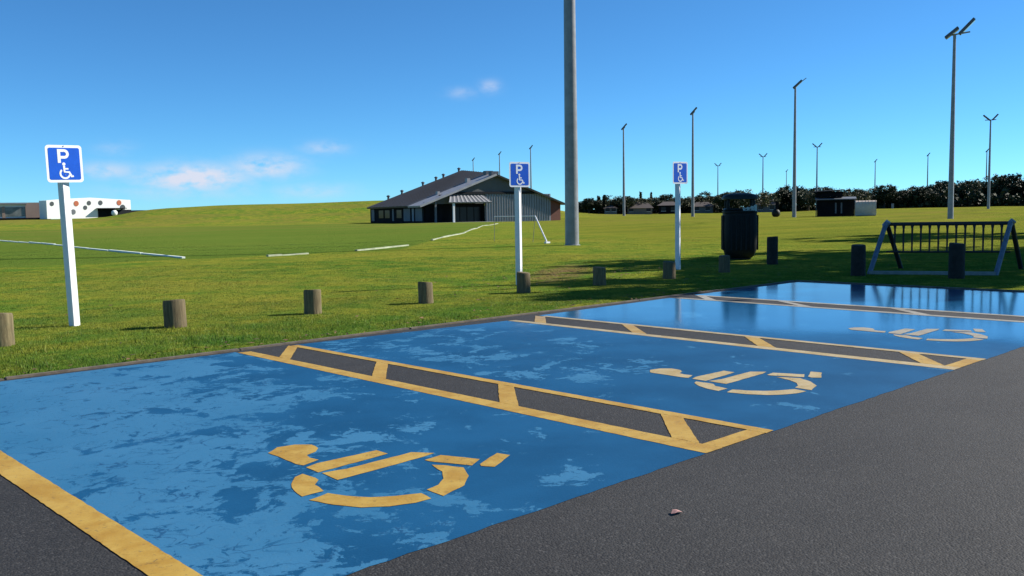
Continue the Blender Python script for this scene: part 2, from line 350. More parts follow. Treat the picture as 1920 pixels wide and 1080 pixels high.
# ------------------------------------------------------------------ terrain
AZ = [-180, 0, 14, 18.5, 20, 21.2, 22.7, 25.6, 30.6, 35, 41, 44.5, 46.8, 49, 52, 60, 64, 72, 90, 180]
HB = [0, 1.2, 1.62, 1.75, 2.0, 2.9, 3.5, 4.0, 4.5, 4.8, 4.7, 3.6, 1.6, .5, .25, .3, .7, .9, .6, 0]
def sstep(a, b, x): u = np.clip((x-a)/(b-a), 0, 1); return u*u*(3-2*u)
def terrain(x, y):
    d = np.hypot(x, y); a = np.degrees(np.arctan2(x, y)); h = np.interp(a, AZ, HB)
    right = sstep(48, 54, a)
    ramp_ = (1-right)*sstep(183, 214, d)+right*sstep(150, 300, d)
    z = h*ramp_*(1+.07*np.sin(x*.055+y*.02)*np.sin(y*.05-x*.03+1.2))
    z = z-.02+.012*np.sin(x*1.1+y*.4)*np.cos(y*.9-x*.3)*sstep(11, 14, y)+(.06*np.sin(x*.21)*np.sin(y*.17+1))*sstep(18, 40, d)
    return z
rad = np.concatenate([np.arange(0, 8, 4), np.arange(8, 40, .6), np.arange(40, 120, 2.5), np.arange(120, 330, 5), np.geomspace(330, 6500, 36)])
na = 420; angs = np.linspace(0, 2*np.pi, na, endpoint=False)
RR, AA = np.meshgrid(rad, angs, indexing='ij'); X = RR*np.sin(AA); Y = RR*np.cos(AA)
Z = terrain(X, Y)
ii, jj = np.meshgrid(np.arange(len(rad)-1), np.arange(na), indexing='ij')
F = np.stack([ii*na+jj, (ii+1)*na+jj, (ii+1)*na+(jj+1) % na, ii*na+(jj+1) % na], -1).reshape(-1, 4)[:, ::-1]
ground = tag(np_mesh('ground', np.stack([X, Y, Z], -1).reshape(-1, 3), F, GROUND, smooth=True), kind='structure')

# ------------------------------------------------------------------ car park
KY, FY = 9.372, 3.165                                # back and front of the bays
CPX = 17.02
cp = MB().add([(-60, -60, 0), (45, -60, 0), (45, 2.4, 0), (CPX, 2.6, 0), (CPX, 9.47, 0), (-60, 9.47, 0)], [(0, 1, 2, 3, 4, 5)]).build('car_park', ASPH)
tag(cp, kind='structure')
def sheet(name, poly, z, mat, parent): return MB().add([(x, y, z) for x, y in poly], [tuple(range(len(poly)))]).build(name, mat, parent)
def rag(p, q, n, amp):                               # slightly wobbly hand-painted edge
    out = []
    for i in range(n):
        u = i/n; out.append((p[0]+(q[0]-p[0])*u+random.uniform(-amp, amp), p[1]+(q[1]-p[1])*u+random.uniform(-amp, amp)))
    return out
def ragpoly(pts, step=.12, amp=.006):
    out = []
    for i, p in enumerate(pts):
        q = pts[(i+1) % len(pts)]; out += rag(p, q, max(1, int(math.dist(p, q)/step)), amp)
    return out
BAYS = [(1.55, 4.68), (5.42, 8.61), (9.36, 12.62), (13.32, 16.95)]
backs = [(9.50-.10, 9.385), (9.41-.03, 9.15), (9.25, 9.33), (9.33, 9.28)]
for (a, b_), (k0, k1) in zip(BAYS, backs):
    sheet('blue_bay', ragpoly([(a, FY), (b_, FY), (b_, k1), (a, k0)], .1, .008), .002, BLUE, cp)
def line(pts, mat=YEL, z=.004, name='yellow_line', amp=.0035): return sheet(name, ragpoly(pts, .045, amp*.75), z, mat, cp)
line([(1.445, FY-.2), (1.605, FY-.2), (1.60, 9.36), (1.44, 9.37)])
def hatch(x0, x1, x2, x3, k, mats, nears, fars):
    line([(x0, FY), (x1, FY), (x1+.01, k), (x0+.04, k+.02)], mats[0])
    line([(x2, FY), (x3, FY), (x3, k+.03), (x2, k+.03)], mats[1])
    line([(x1+.002, FY+.004), (x2-.002, FY+.004), (x2-.002, FY+.145), (x1+.002, FY+.145)], mats[2])
    for yn, yf in zip(nears, fars):
        line([(x1+.005, yn-.115), (x2-.003, yf-.105), (x2-.003, yf+.095), (x1+.005, yn+.105)], mats[2])
hatch(4.645, 4.82, 5.345, 5.446, 9.30, (YEL, YEL, YEL), (8.56, 6.86, 5.12, 3.45), (9.28, 7.53, 5.70, 3.94))
hatch(8.575, 8.735, 9.29, 9.395, 9.10, (YELP, YELP, YEL), (8.62, 6.92, 5.18, 3.42), (9.16, 7.55, 5.70, 3.88))
hatch(12.60, 12.75, 13.22, 13.35, 9.20, (YELP, YELP, YELP), (8.60, 6.9, 5.15, 3.42), (9.1, 7.55, 5.70, 3.88))
# stencilled wheelchair: local metres from the bay's front left corner
STEN = {
 'head_and_back': [(1.185,2.019),(1.292,2.105),(1.41,2.081),(1.486,1.999),(1.469,1.887),(1.41,1.825),(1.326,1.794),(1.303,1.724),(1.316,1.64),(1.188,1.597),(1.173,1.658),(1.181,1.855)],
 'arm_stroke': [(1.173,1.548),(1.268,1.578),(1.697,1.565),(1.693,1.446),(1.616,1.434),(1.169,1.403)],
 'seat_stroke': [(1.176,1.376),(1.332,1.344),(1.818,1.36),(1.907,1.24),(1.795,1.218),(1.163,1.188)],
 'leg_stroke': [(1.764,1.158),(1.902,1.173),(2.006,.92),(1.881,.854),(1.765,1.112)],
 'foot_stroke': [(1.932,.843),(2.174,.951),(2.196,.855),(1.954,.732),(1.908,.803)],
 'wheel_arc': [(1.726,1.042),(1.77,.973),(1.815,.86),(1.725,.707),(1.587,.583),(1.39,.523),(1.397,.675),(1.495,.70),(1.592,.769),(1.675,.883)],
 'wheel_arc.b': [(.856,.986),(.991,1.017),(1.031,.904),(1.105,.791),(1.211,.713),(1.338,.648),(1.317,.532),(1.216,.539),(1.088,.593),(.978,.683),(.901,.823)],
 'wheel_arc.c': [(1.09,1.447),(1.098,1.317),(1.087,1.269),(1.023,1.203),(1.015,1.154),(.993,1.068),(.86,1.068),(.886,1.2),(.935,1.315),(1.022,1.418)]}
for i, (ox, oy, mat) in enumerate([(1.6, 3.165, YEL), (5.48, 3.13, YELP), (9.43, 3.12, YELP)]):
    sy = empty('wheelchair_symbol', (ox, oy, 0)); sy.parent = cp
    for nm, pl in STEN.items():
        rp = ragpoly(pl, .05, .003)
        MB().add([(x, y, .0045) for x, y in rp], [tuple(range(len(rp)))]).build(nm.split('.')[0], mat, sy)
# flush concrete edging between asphalt and grass: separate lengths
x = -24.0
while x < CPX:
    ln = min(2.4, CPX+.09-x); j = random.uniform(-.008, .008)
    yk = 9.49+max(0, .10*(3.5-x)/3) if 0 < x < 3.5 else 9.49
    MB().box(x+.006, x+ln-.006, 9.485+j, 9.56+j, -.08, .012+random.uniform(-.006, .006)).build('edging_length', EDGE, cp, bevel=.008); x += 2.4
y = 9.46
while y > 2.7:
    MB().box(CPX+.005, CPX+.105, y-1.7, y-.012, -.08, .02).build('edging_length', EDGE, cp, bevel=.008); y -= 1.7

# ------------------------------------------------------------------ grass blades (short mown turf)
def blades(n, r0, r1, h0, h1, wd, a0=YAW-R(38), a1=YAW+R(38)):
    r_ = np.sqrt(rng.uniform(r0*r0, r1*r1, n)); a = rng.uniform(a0, a1, n); x = r_*np.sin(a); y = r_*np.cos(a)
    k = (y > 9.585) | (x > CPX+.12); k &= ~((y < 2.5) & (x < 46)); x, y = x[k], y[k]
    clump = .5+.5*np.sin(x*2.3+np.sin(y*1.7)*1.3)*np.sin(y*2.9+np.sin(x*1.1)*1.7)
    n = len(x); h = rng.uniform(h0, h1, n)*(.65+.7*clump); th = rng.uniform(0, 2*np.pi, n); ln = rng.uniform(.1, .75, n)*h
    la = rng.uniform(0, 2*np.pi, n); z = terrain(x, y)-.004; ww = wd*rng.uniform(.6, 1.3, n)
    P = np.stack([x, y, z], -1); s = np.stack([np.cos(th)*ww, np.sin(th)*ww, np.zeros(n)], -1)
    T = P+np.stack([np.cos(la)*ln, np.sin(la)*ln, h], -1)
    return np.stack([P-s, P+s, T], 1).reshape(-1, 3), np.repeat(rng.uniform(0, 1, n), 3)
parts = [blades(330000, 9.4, 17, .009, .024, .006), blades(16000, 9.5, 13.5, .03, .065, .006), blades(230000, 17, 31, .008, .022, .010), blades(90000, 31, 52, .006, .016, .02)]
V = np.concatenate([p_[0] for p_ in parts]); T = np.concatenate([p_[1] for p_ in parts])
tag(np_mesh('grass', V, np.arange(len(V)).reshape(-1, 3), BLADE, attr=T), 'short mown green grass with yellowish patches behind the parking bays', 'grass', kind='stuff')
# fallen leaves lying on the worn ground and along the edging
lv, lf = [], []
for i in range(520):
    if i < 300: x, y = random.gauss(16.2, 2.2), random.gauss(14.2, 1.5)
    elif i < 430: x, y = random.uniform(2, 17), 9.62+abs(random.gauss(0, .25))
    else: x, y = random.uniform(3, 24), random.uniform(10, 17)
    if y < 9.6 and x < 17.2: continue
    z = float(terrain(np.array(x), np.array(y)))+random.uniform(.02, .05); a = random.uniform(0, 6.28); s = random.uniform(.02, .05)
    k = len(lv)
    for u, v_ in ((1, 0), (.2, .5), (-1, .1), (-.1, -.5)): lv.append((x+s*(u*math.cos(a)-v_*math.sin(a)), y+s*(u*math.sin(a)+v_*math.cos(a)), z+random.uniform(-.008, .012)))
    lf.append((k, k+1, k+2, k+3))
tag(MB().add(lv, lf).build('fallen_leaves', BROWNL), 'brown fallen leaves scattered on the shaded grass by the kerb', 'leaves', kind='stuff')

# ------------------------------------------------------------------ bollards
def bollard(x, y, r, h, label, tilt=(0, 0), mat=None):
    mb = MB(); n = 18; sd_ = random.random()*9
    prof = [(1.0, -.12), (1.03, 0), (1.0, .25), (.985, .6), (.99, .9), (.955, .985), (.90, 1.0)]
    vs = []; fs = []
    for q, (s, u) in enumerate(prof):
        for k in range(n):
            a = 2*math.pi*k/n; rr = r*s*(1+.035*math.sin(3*a+sd_)+.02*math.sin(7*a+sd_*2+u))
            vs.append((rr*math.cos(a), rr*math.sin(a), h*u+(.012*math.sin(a+sd_) if u > .8 else 0)))
    for q in range(len(prof)-1):
        for k in range(n): fs.append((q*n+k, q*n+(k+1) % n, (q+1)*n+(k+1) % n, (q+1)*n+k))
    fs += [tuple(range(n-1, -1, -1)), tuple(range((len(prof)-1)*n, len(prof)*n))]
    o = mb.add(vs, fs).build('timber_bollard', WOOD if h < .5 else WOODSH, smooth=True)
    o.location = (x, y, -.02); o.rotation_euler = (R(tilt[0]), R(tilt[1]), random.uniform(0, 6))
    tag(o, label, 'bollard', 'timber bollards around the car park')
for a in [(3.10, 12.32, .145, .40, 'short timber bollard cut off by the left edge of the picture'),
          (5.30, 12.37, .148, .385, 'short weathered timber bollard just right of the leftmost sign post', (1, 1)),
          (7.50, 12.37, .135, .375, 'short timber bollard standing alone above the first yellow hatched strip', (0, -1)),
          (9.62, 12.22, .125, .36, 'short leaning timber bollard between the open lawn and the middle sign', (0, 4)),
          (12.05, 12.32, .13, .385, 'short timber bollard right in front of the middle sign post'),
          (14.20, 12.27, .135, .37, 'short dark timber bollard below the tall mast, at the tip of the tree shade'),
          (16.42, 12.16, .14, .38, 'short shaded timber bollard just left of the third sign post foot'),
          (18.82, 12.30, .135, .40, 'short dark timber bollard right in front of the litter bin'),
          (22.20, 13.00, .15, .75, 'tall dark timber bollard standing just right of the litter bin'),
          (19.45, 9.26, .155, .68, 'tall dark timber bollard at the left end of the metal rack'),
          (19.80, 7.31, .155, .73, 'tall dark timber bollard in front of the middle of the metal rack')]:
    bollard(*a)

# ------------------------------------------------------------------ accessible-parking signs
def strip(pts, wd):                                  # flat stroke in the x-z plane, as quads
    out = []
    P = [Vector((a, 0, b)) for a, b in pts]; l_, r_ = [], []
    for i, p in enumerate(P):
        d = (P[min(i+1, len(P)-1)]-P[max(i-1, 0)]).normalized(); nn = Vector((-d.z, 0, d.x))
        l_.append(p+nn*wd/2); r_.append(p-nn*wd/2)
    return l_, r_
def stroke(mb, pts, wd, y0, y1):
    l_, r_ = strip(pts, wd)
    for i in range(len(pts)-1):
        a, b_, c, d = l_[i], r_[i], r_[i+1], l_[i+1]
        mb.add([(p.x, yy, p.z) for yy in (y0, y1) for p in (a, b_, c, d)], [(0,1,2,3), (7,6,5,4), (0,4,5,1), (1,5,6,2), (2,6,7,3), (3,7,4,0)])
def arc(cx, cz, r_, a0, a1, n=14): return [(cx+r_*math.cos(R(a0+(a1-a0)*i/n)), cz+r_*math.sin(R(a0+(a1-a0)*i/n))) for i in range(n+1)]
def rrect(w_, h_, r_, n=6):
    out = []
    for cx, cz, a0 in ((w_/2-r_, h_/2-r_, 0), (-w_/2+r_, h_/2-r_, 90), (-w_/2+r_, -h_/2+r_, 180), (w_/2-r_, -h_/2+r_, 270)):
        out += arc(cx, cz, r_, a0, a0+90, n)
    return out
def slab(mb, poly, y0, y1):
    n = len(poly)
    mb.add([(a, y0, b_) for a, b_ in poly]+[(a, y1, b_) for a, b_ in poly], [tuple(range(n)), tuple(range(2*n-1, n-1, -1))]+[(i, n+i, n+(i+1) % n, (i+1) % n) for i in range(n)])
def sign():
    root = empty('parking_sign')
    pst_ = MB().box(-.055, .055, -.055, .055, -.3, 2.44).build('post', WHITE, root, bevel=.006); pst_.location = (0, .028, 0)
    b_ = MB(); slab(b_, rrect(.50, .52, .045), -.064, -.058); board = b_.build('board', SIGNW, root); board.location = (0, 0, 2.285)
    p_ = MB(); slab(p_, rrect(.43, .445, .025), -.0665, -.064); p_.build('blue_panel', SIGNB, board)
    Q = .83
    s = MB(); stroke(s, [(-.085, .015), (-.085, .245)], .05, -.069, -.0665)
    stroke(s, [(-.085, .222), (.0, .222)]+arc(.0, .165, .057, 90, -90, 12)+[(-.085, .108)], .046, -.0692, -.0665); s.v = [(a*Q, b, c*Q) for a, b, c in s.v]; s.build('letter_p', SIGNW, board)
    s = MB(); slab(s, arc(-.015, -.005, .027, 0, 345, 16), -.069, -.0665)
    stroke(s, [(-.015, -.035), (-.012, -.135), (.065, -.140), (.105, -.215), (.135, -.205)], .034, -.0692, -.0665)
    stroke(s, [(-.012, -.085), (.055, -.085)], .026, -.0688, -.0665)
    stroke(s, arc(-.005, -.165, .078, 130, 345, 18), .030, -.0695, -.0665); s.v = [(a*Q, b, c*Q) for a, b, c in s.v]; s.build('wheelchair_icon', SIGNW, board)
    for zz in (-.2, .2):
        q = MB(); slab(q, arc(-.0, zz+.045, .008, 0, 320, 8), -.0715, -.0695); q.build('bolt', GALV, board)
    return root
proto = sign()
for i, (x, y, rz, h, lab) in enumerate([(4.42, 13.72, R(5), 1.0, 'blue and white accessible parking sign on white post, leftmost and nearest of three'),
                              (13.32, 13.72, R(-13), 1.0, 'blue accessible parking sign on white post in front of the clubhouse'),
                              (18.93, 13.72, R(-11), 1.06, 'blue accessible parking sign on white post beside the litter bin')]):
    o = proto if i == 0 else copy_tree(proto)
    o.location = (x, y, 0); o.rotation_euler = (0, R((-1.3, 0, 0)[i]), rz); o.scale = (1, 1, h); [x for x in bpy.data.objects if x.parent == o and x.name.startswith('post')][0].rotation_euler.z = R((15, 32, 28)[i]); tag(o, lab, 'sign', 'accessible parking signs')

# ------------------------------------------------------------------ litter bin
def rsq(half, corner, n=5):
    out = []
    for sx_, sy_, a0 in ((1, 1, 0), (-1, 1, 90), (-1, -1, 180), (1, -1, 270)):
        for i in range(n+1):
            a = R(a0+90*i/n); out.append((sx_*(half-corner)+corner*math.cos(a), sy_*(half-corner)+corner*math.sin(a)))
    return out
def loft(mb, rings):                                  # rings: list of (half, corner, z)
    n = None; vs = []; fs = []
    for hf, c, z in rings:
        rp = rsq(hf, c); n = len(rp); vs += [(a, b_, z) for a, b_ in rp]
    for i in range(len(rings)-1):
        for k in range(n): fs.append((i*n+k, i*n+(k+1) % n, (i+1)*n+(k+1) % n, (i+1)*n+k))
    fs += [tuple(range(n-1, -1, -1)), tuple(range((len(rings)-1)*n, len(rings)*n))]
    return mb.add(vs, fs)
bn = empty('litter_bin', (23.75, 15.0, -.02), R(-52))
loft(MB(), [(.30, .14, -.1), (.32, .14, .06), (.40, .18, .12), (.47, .2, .32), (.485, .2, .9), (.475, .2, 1.38), (.49, .2, 1.40), (.49, .2, 1.46), (.44, .18, 1.47)]).build('body', BLACKP, bn, smooth=True)
for k in range(5):                                    # upright ribs on each face
    for face in range(4):
        u = -.28+.14*k; rb = MB().box(u-.03, u+.03, .470, .515, .30, 1.33); o = rb.build('rib', BLACKP, bn, bevel=.01); o.rotation_euler = (0, 0, face*math.pi/2)
loft(MB(), [(.435, .17, 1.472), (.465, .18, 1.50), (.43, .17, 1.54)]).build('collar', BLACKT, bn, smooth=True)
for sx_, sy_ in ((1, 1), (1, -1), (-1, 1), (-1, -1)):
    MB().tube([(sx_*.36, sy_*.36, 1.46), (sx_*.375, sy_*.375, 1.66), (sx_*.35, sy_*.35, 1.88)], .045, 8).build('hood_post', BLACKP, bn, smooth=True)
loft(MB(), [(.47, .2, 1.79), (.50, .22, 1.80), (.50, .22, 1.86), (.45, .2, 1.925), (.33, .17, 1.965), (.12, .08, 1.985)]).build('hood', BLACKT, bn, smooth=True)
b_ = MB(); vs = []; fs = []
for k in range(12):
    u = .05+.036*k
    for zz in (0, 1): vs.append((u, -.46-(.012*math.sin(k*1.9)), 1.545+(.10*(k/11)**2+.02*math.sin(k*2.1) if zz else -.10)))
for k in range(11): fs.append((2*k, 2*k+2, 2*k+3, 2*k+1))
SIGNW2 = simple('bag_plastic', (.42, .50, .46), .4)
b_.add(vs, fs); b_.add([(p[0], p[1]+.012, p[2]) for p in vs], [tuple(reversed(f)) for f in fs]); b_.build('bag_edge', SIGNW2, bn)
tag(bn, 'large black hooded litter bin with ribbed sides behind the bollards', 'litter bin')

# ------------------------------------------------------------------ metal A-frame rack
rk = empty('metal_rack', (0, 0, 0))
A0, A1 = Vector((21.2, 9.42, 1.08)), Vector((22.33, 7.08, 1.08))
for top, f1, f2 in ((A0, (20.05, 9.29, -.05), (22.38, 9.56, -.05)), (A1, (21.12, 6.98, -.05), (23.55, 7.22, -.05))):
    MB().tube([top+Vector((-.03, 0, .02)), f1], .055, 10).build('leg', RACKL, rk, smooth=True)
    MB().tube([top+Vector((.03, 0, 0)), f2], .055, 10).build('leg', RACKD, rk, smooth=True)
    MB().tube([top+Vector((0, .05, -.05)), top+Vector((0, -.05, .06))], .07, 10).build('apex_clamp', GALV, rk, smooth=True)
MB().tube([A0, A1], .045, 10).build('top_rail', RACKD, rk, smooth=True)
MB().tube([A0+Vector((0, 0, -.65)), A1+Vector((0, 0, -.65))], .022, 8).build('lower_rail', RACKD, rk, smooth=True)
for i in range(1, 14):
    c = A0.lerp(A1, i/14)
    MB().tube([c, c+Vector((0, 0, -.12)), c+Vector((0, 0, -.65))], [.045, .024, .020], 8).build('bar', RACKD, rk, smooth=True)
MB().box(-.06, .06, 0, 2.55, -.05, .05).build('base_beam', CONC, rk, bevel=.01)
bb_ = [o for o in bpy.data.objects if o.parent == rk and o.name.startswith('base_beam')][0]
bb_.location = (21.12, 6.98, 0); bb_.rotation_euler = (0, 0, math.atan2(1.07, 2.31))
tag(rk, 'low metal A-frame rack with hanging bars on the shaded grass', 'rack')

# ------------------------------------------------------------------ pitch edging and goal
def edging(name, pts, gaps, label, wd=.14, h=.13, mat=None):
    root = empty(name, (pts[0][0], pts[0][1], 0))
    for i in range(len(pts)-1):
        a, b_ = Vector((*pts[i], 0)), Vector((*pts[i+1], 0)); n = max(1, int((b_-a).length/(.7 if a.x < 22 and a.y < 33 else 4)))
        for k in range(n):
            p, q = a.lerp(b_, k/n), a.lerp(b_, (k+1)/n-.02/n)
            mid = (p+q)/2
            if any(g0 < mid.x < g1 for g0, g1 in gaps): continue
            d = (q-p).normalized(); s = Vector((-d.y, d.x, 0))*wd/2; zt = h+random.uniform(-.02, .01)+float(terrain(np.array(mid.x), np.array(mid.y)))
            vs = [p-s, q-s, q+s, p+s]
            m_ = MB().prism([(v_.x-pts[0][0], v_.y-pts[0][1]) for v_ in vs], -.1, zt); m_.build('edging_board', mat or EDGEW, root)
    tag(root, label, 'edging', 'white edging of the playing field')
edging('field_edging', [(14.8, 33.5), (16.2, 45), (20.4, 79.6), (22, 96)], [], 'white edging line of the playing field running away behind the leftmost sign', .12, .07, EDGEP)
edging('field_edging', [(17.2, 31.5), (22.1, 32.8), (27.2, 35.8), (32.1, 40.1), (45.2, 52.6), (69.5, 77.5), (84, 90.6)], [(18.3, 18.9), (19.3, 19.8), (20.3, 22.0), (28.4, 31.0)],
       'broken white edging line of the playing field curving toward the clubhouse', .12, .065)
gl = empty('training_goal', (32.0, 31.0, 0))
P1 = Vector((0, 0, 0)); P2 = Vector((.55, 1.35, 1.30)); P3 = Vector((.3, 4.1, 1.30)); P4 = Vector((-.3, 2.8, 0))
for a, b_, nm in ((P1, P2, 'stay'), (P2, P3, 'crossbar'), (P3, P3+Vector((.15, .2, -1.32)), 'goal_post'), (P2, P2+Vector((.12, .3, -1.32)), 'goal_post')):
    MB().tube([a, b_], {'stay': .035, 'crossbar': .02, 'goal_post': .013}[nm], 8).build(nm, CONC if nm == 'goal_post' else WHITE, gl, smooth=True)
MB().box(-.14, .14, -.07, .07, -.03, .05).build('foot_plate', WHITE, gl)
tag(gl, 'small white tubular training goal left of the tall mast', 'goal')

# ------------------------------------------------------------------ floodlight masts
def luminaire(root, p, length, tilt_deg, facing):     # flat lamp panel; facing: rotation about z
    e = MB().box(-length/2, length/2, -.45, .45, -.16, .16).build('floodlight_head', LAMPM, root, bevel=.03)
    g_ = MB().box(-length/2+.1, length/2-.1, -.40, .40, -.19, -.1625).build('lamp_lens', GLASS, e)
    e.location = p; e.rotation_euler = (0, R(-tilt_deg), facing); return e
def mast(name, deg, d, h, r0, r1, heads, label, sides=12, base=None):
    b0 = base if base is not None else bearing(deg, d); z0 = float(terrain(np.array(b0[0]), np.array(b0[1])))
    root = empty(name, (b0[0], b0[1], z0), -R(deg))   # local x runs across the view from the car park
    MB().tube([(0, 0, -.3), (0, 0, h*.5), (0, 0, h)], [r0, (r0+r1)/2, r1], sides, phase=.26).build('pole', GALV, root, smooth=sides > 8)
    MB().lathe([(r0*1.14, -.1), (r0*1.14, .03), (r0*1.02, .04)], 12).build('base_flange', GALV, root)
    if heads == 'slant2':
        MB().tube([(-.9, 0, h-.15), (1.6, 0, h+.1)], .09, 6).build('crossarm', GALV, root)
        luminaire(root, (-.30, 0, h+.15), 1.7, 38, 0); luminaire(root, (1.25, .1, h+.75), 2.2, 46, 0)
    elif heads == 'slant':
        MB().tube([(-.2, 0, h-.1), (1.7, 0, h+1.3)], .07, 6).build('crossarm', GALV, root)
        luminaire(root, (.35, 0, h+.35), 1.8, 42, 0)
    elif heads == 'single':
        MB().tube([(0, 0, h-.1), (.4, 0, h+.4)], .09, 6).build('crossarm', GALV, root)
        luminaire(root, (.15, 0, h+.45), 1.9, 48, 0)
    else:
        MB().tube([(-1.2, 0, h), (1.2, 0, h)], .10, 6).build('crossarm', GALV, root)
        luminaire(root, (-.85, 0, h+.55), 1.9, -42, 0); luminaire(root, (.95, 0, h+.6), 1.8, 48, 0)
    tag(root, label, 'floodlight', 'floodlight masts around the sports fields'); return root
mast('floodlight_mast', 47.5, 0, 23.0, .325, .20, 'slant2', 'thick steel mast in the middle, running out of the top of the picture', 12, base=Vector((30.42, 27.9, 0)))
for dg, d, h, hd, lb in [(69.38, 119, 21.3, 'slant2', 'tallest distant floodlight on the right with two slanted lamp heads'),
                         (60.90, 158, 21.3, 'slant', 'second tallest distant floodlight with one slanted head, right of the litter bin'),
                         (54.93, 190, 20.8, 'single', 'slender floodlight just right of the third parking sign'),
                         (50.72, 222, 20.8, 'single', 'slender floodlight between the thick mast and the third parking sign'),
                         (56.43, 440, 21.5, 'vee', 'faint small V-headed floodlight standing over the litter bin'),
                         (59.08, 374, 21.5, 'vee', 'small V-headed floodlight left of the second tallest mast'),
                         (62.17, 328, 21.5, 'vee', 'small V-headed floodlight just left of the dark pavilion'),
                         (65.38, 455, 21.5, 'single', 'tiny faint floodlight above the cream storage tank'),
                         (68.16, 430, 22.0, 'single', 'thin pale floodlight in front of the trees, left of the tallest one'),
                         (71.27, 246, 21.0, 'vee', 'wide V-headed floodlight near the right edge'),
                         (71.13, 415, 22.0, 'single', 'faint floodlight half hidden by the V-headed one at the right edge'),
                         (60.44, 560, 22.5, 'single', 'very faint far floodlight touching the left side of the second tallest'),
                         (41.35, 420, 21.0, 'single', 'tiny floodlight head peeking over the clubhouse roof, leftmost of three'),
                         (43.00, 374, 21.0, 'single', 'tiny floodlight head peeking over the clubhouse roof, left of the middle sign'),
                         (44.95, 335, 21.4, 'single', 'tiny floodlight head above the clubhouse, right of the middle sign')]:
    mast('floodlight_mast', dg, d, h, .33, .16, hd, lb, 10)

# ------------------------------------------------------------------ clubhouse
ch = empty('clubhouse', (93.4, 118.2, -.05), R(-14.13))
EL_, AP, BA = 3.25, 8.15, 10.0
def quadslab(name, pts, th, mat, parent=ch):
    P = [Vector(p) for p in pts]; nn = (P[1]-P[0]).cross(P[3]-P[0]).normalized()
    if nn.z < 0: nn = -nn
    return MB().add(P+[p-nn*th for p in P], [(0,1,2,3), (7,6,5,4), (0,4,5,1), (1,5,6,2), (2,6,7,3), (3,7,4,0)]).build(name, mat, parent)
fl, fa, fr = Vector((-1.3, -.8, EL_-.35)), Vector((13, -.8, AP)), Vector((27.0, -.8, EL_-.25))
bl, ba, br = Vector((-.6, 25.5, 2.85)), Vector((19.5, 25.5, BA)), Vector((35, 25.5, 3.4))
sl_, sa_, sr_ = fl.lerp(bl, .21), fa.lerp(ba, .21), fr.lerp(br, .21)
quadslab('roof_edge_strip', [fl, fa, sa_, sl_], .3, ROOFL)
dz = Vector((0, 0, .06))
rl = quadslab('roof_slope', [sl_+dz, sa_+dz, ba+dz, bl+dz], .3, ROOFD)
quadslab('roof_slope', [fa, fr, br, ba], .3, ROOFD)
for k in range(1, 12):                                # standing seams
    a = sl_.lerp(bl, k/12)+dz; b_ = sa_.lerp(ba, k/12)+dz; MB().tube([a+Vector((0,0,.03)), b_+Vector((0,0,.03))], .05, 4).build('roof_seam', ROOFD, rl)
for u in (.22, .36, .58, .72, .80, .97):              # roof ventilators along the far verge
    p = bl.lerp(ba, u); MB().lathe([(.22, -.3), (.22, .45), (.38, .5), (.38, .62), (.1, .8)], 8, p.x, p.y).build('roof_vent', LAMPM, ch).location = (0, 0, p.z)
for u in (.0, .14):
    p = fa.lerp(ba, u); MB().box(p.x-.7, p.x+.7, p.y+.5, p.y+1.6, p.z-.2, p.z+.45).build('ridge_vent', LAMPM, ch)
for u, s in ((.35, .45), (.72, .6)):
    p = sl_.lerp(sa_, u); MB().box(p.x-s/2, p.x+s/2, p.y-.9, p.y-.1, p.z-.3, p.z+s).build('roof_box', ROOFL, ch)
# facade
MB().prism([(0, 0), (26, 0), (13, 4.9)], 0, .25).build('gable_wall', GABLE, ch)
g = [o for o in bpy.data.objects if o.parent == ch and o.name.startswith('gable_wall')][0]
g.rotation_euler = (R(90), 0, 0); g.location = (0, .25, EL_-.1)
MB().box(5.2, 20.8, -.25, -.02, 4.75, 5.15).build('fascia_beam', SOFF, ch)
MB().box(11.2, 24.2, -.06, .4, 0, 4.74).build('front_wall', CLADL, ch)
for k in range(26): MB().box(11.3+k*.5, 11.3+k*.5+.09, -.13, -.061, .12, 4.70).build('batten', CLADG, ch)
MB().box(24.2, 26, -.05, .4, 0, 3.5).build('brick_end', RUST, ch)
MB().box(26.01, 26.3, 0, 26, 0, 3.3).build('side_wall', RUST, ch)
MB().box(3.2, 11.19, 1.3, 1.6, 0, 4.7).build('recessed_wall', DARKW, ch)
MB().box(11.02, 11.18, .42, 1.29, 0, 4.7).build('recessed_wall', DARKW, ch)
MB().box(0.0, 3.2, .5, .8, 0, 3.4).build('recessed_wall', DARKW, ch)
for k in range(4): MB().box(5.6+k*1.35, 6.8+k*1.35, 1.24, 1.295, .1, 2.6).build('glass_door', DGLASS, ch)
cn_ = quadslab('canopy', [(3.0, -2.6, 3.35), (11.1, -2.6, 3.35), (10.8, .0, 4.55), (4.6, .0, 4.55)], .12, CLADG)
for k in range(10): quadslab('canopy_slat', [(3.1+k*.81, -2.62, 3.40), (3.45+k*.81, -2.62, 3.40), (4.8+k*.62, -.02, 4.61), (4.55+k*.62, -.02, 4.61)], .05, ROOFL, cn_)
for x in (3.9, 1.6): MB().box(x, x+.32, -2.4 if x > 3 else -.3, -2.1 if x > 3 else 0, -.1, 3.5).build('veranda_post', WHITE if x > 3 else CLADG, ch)
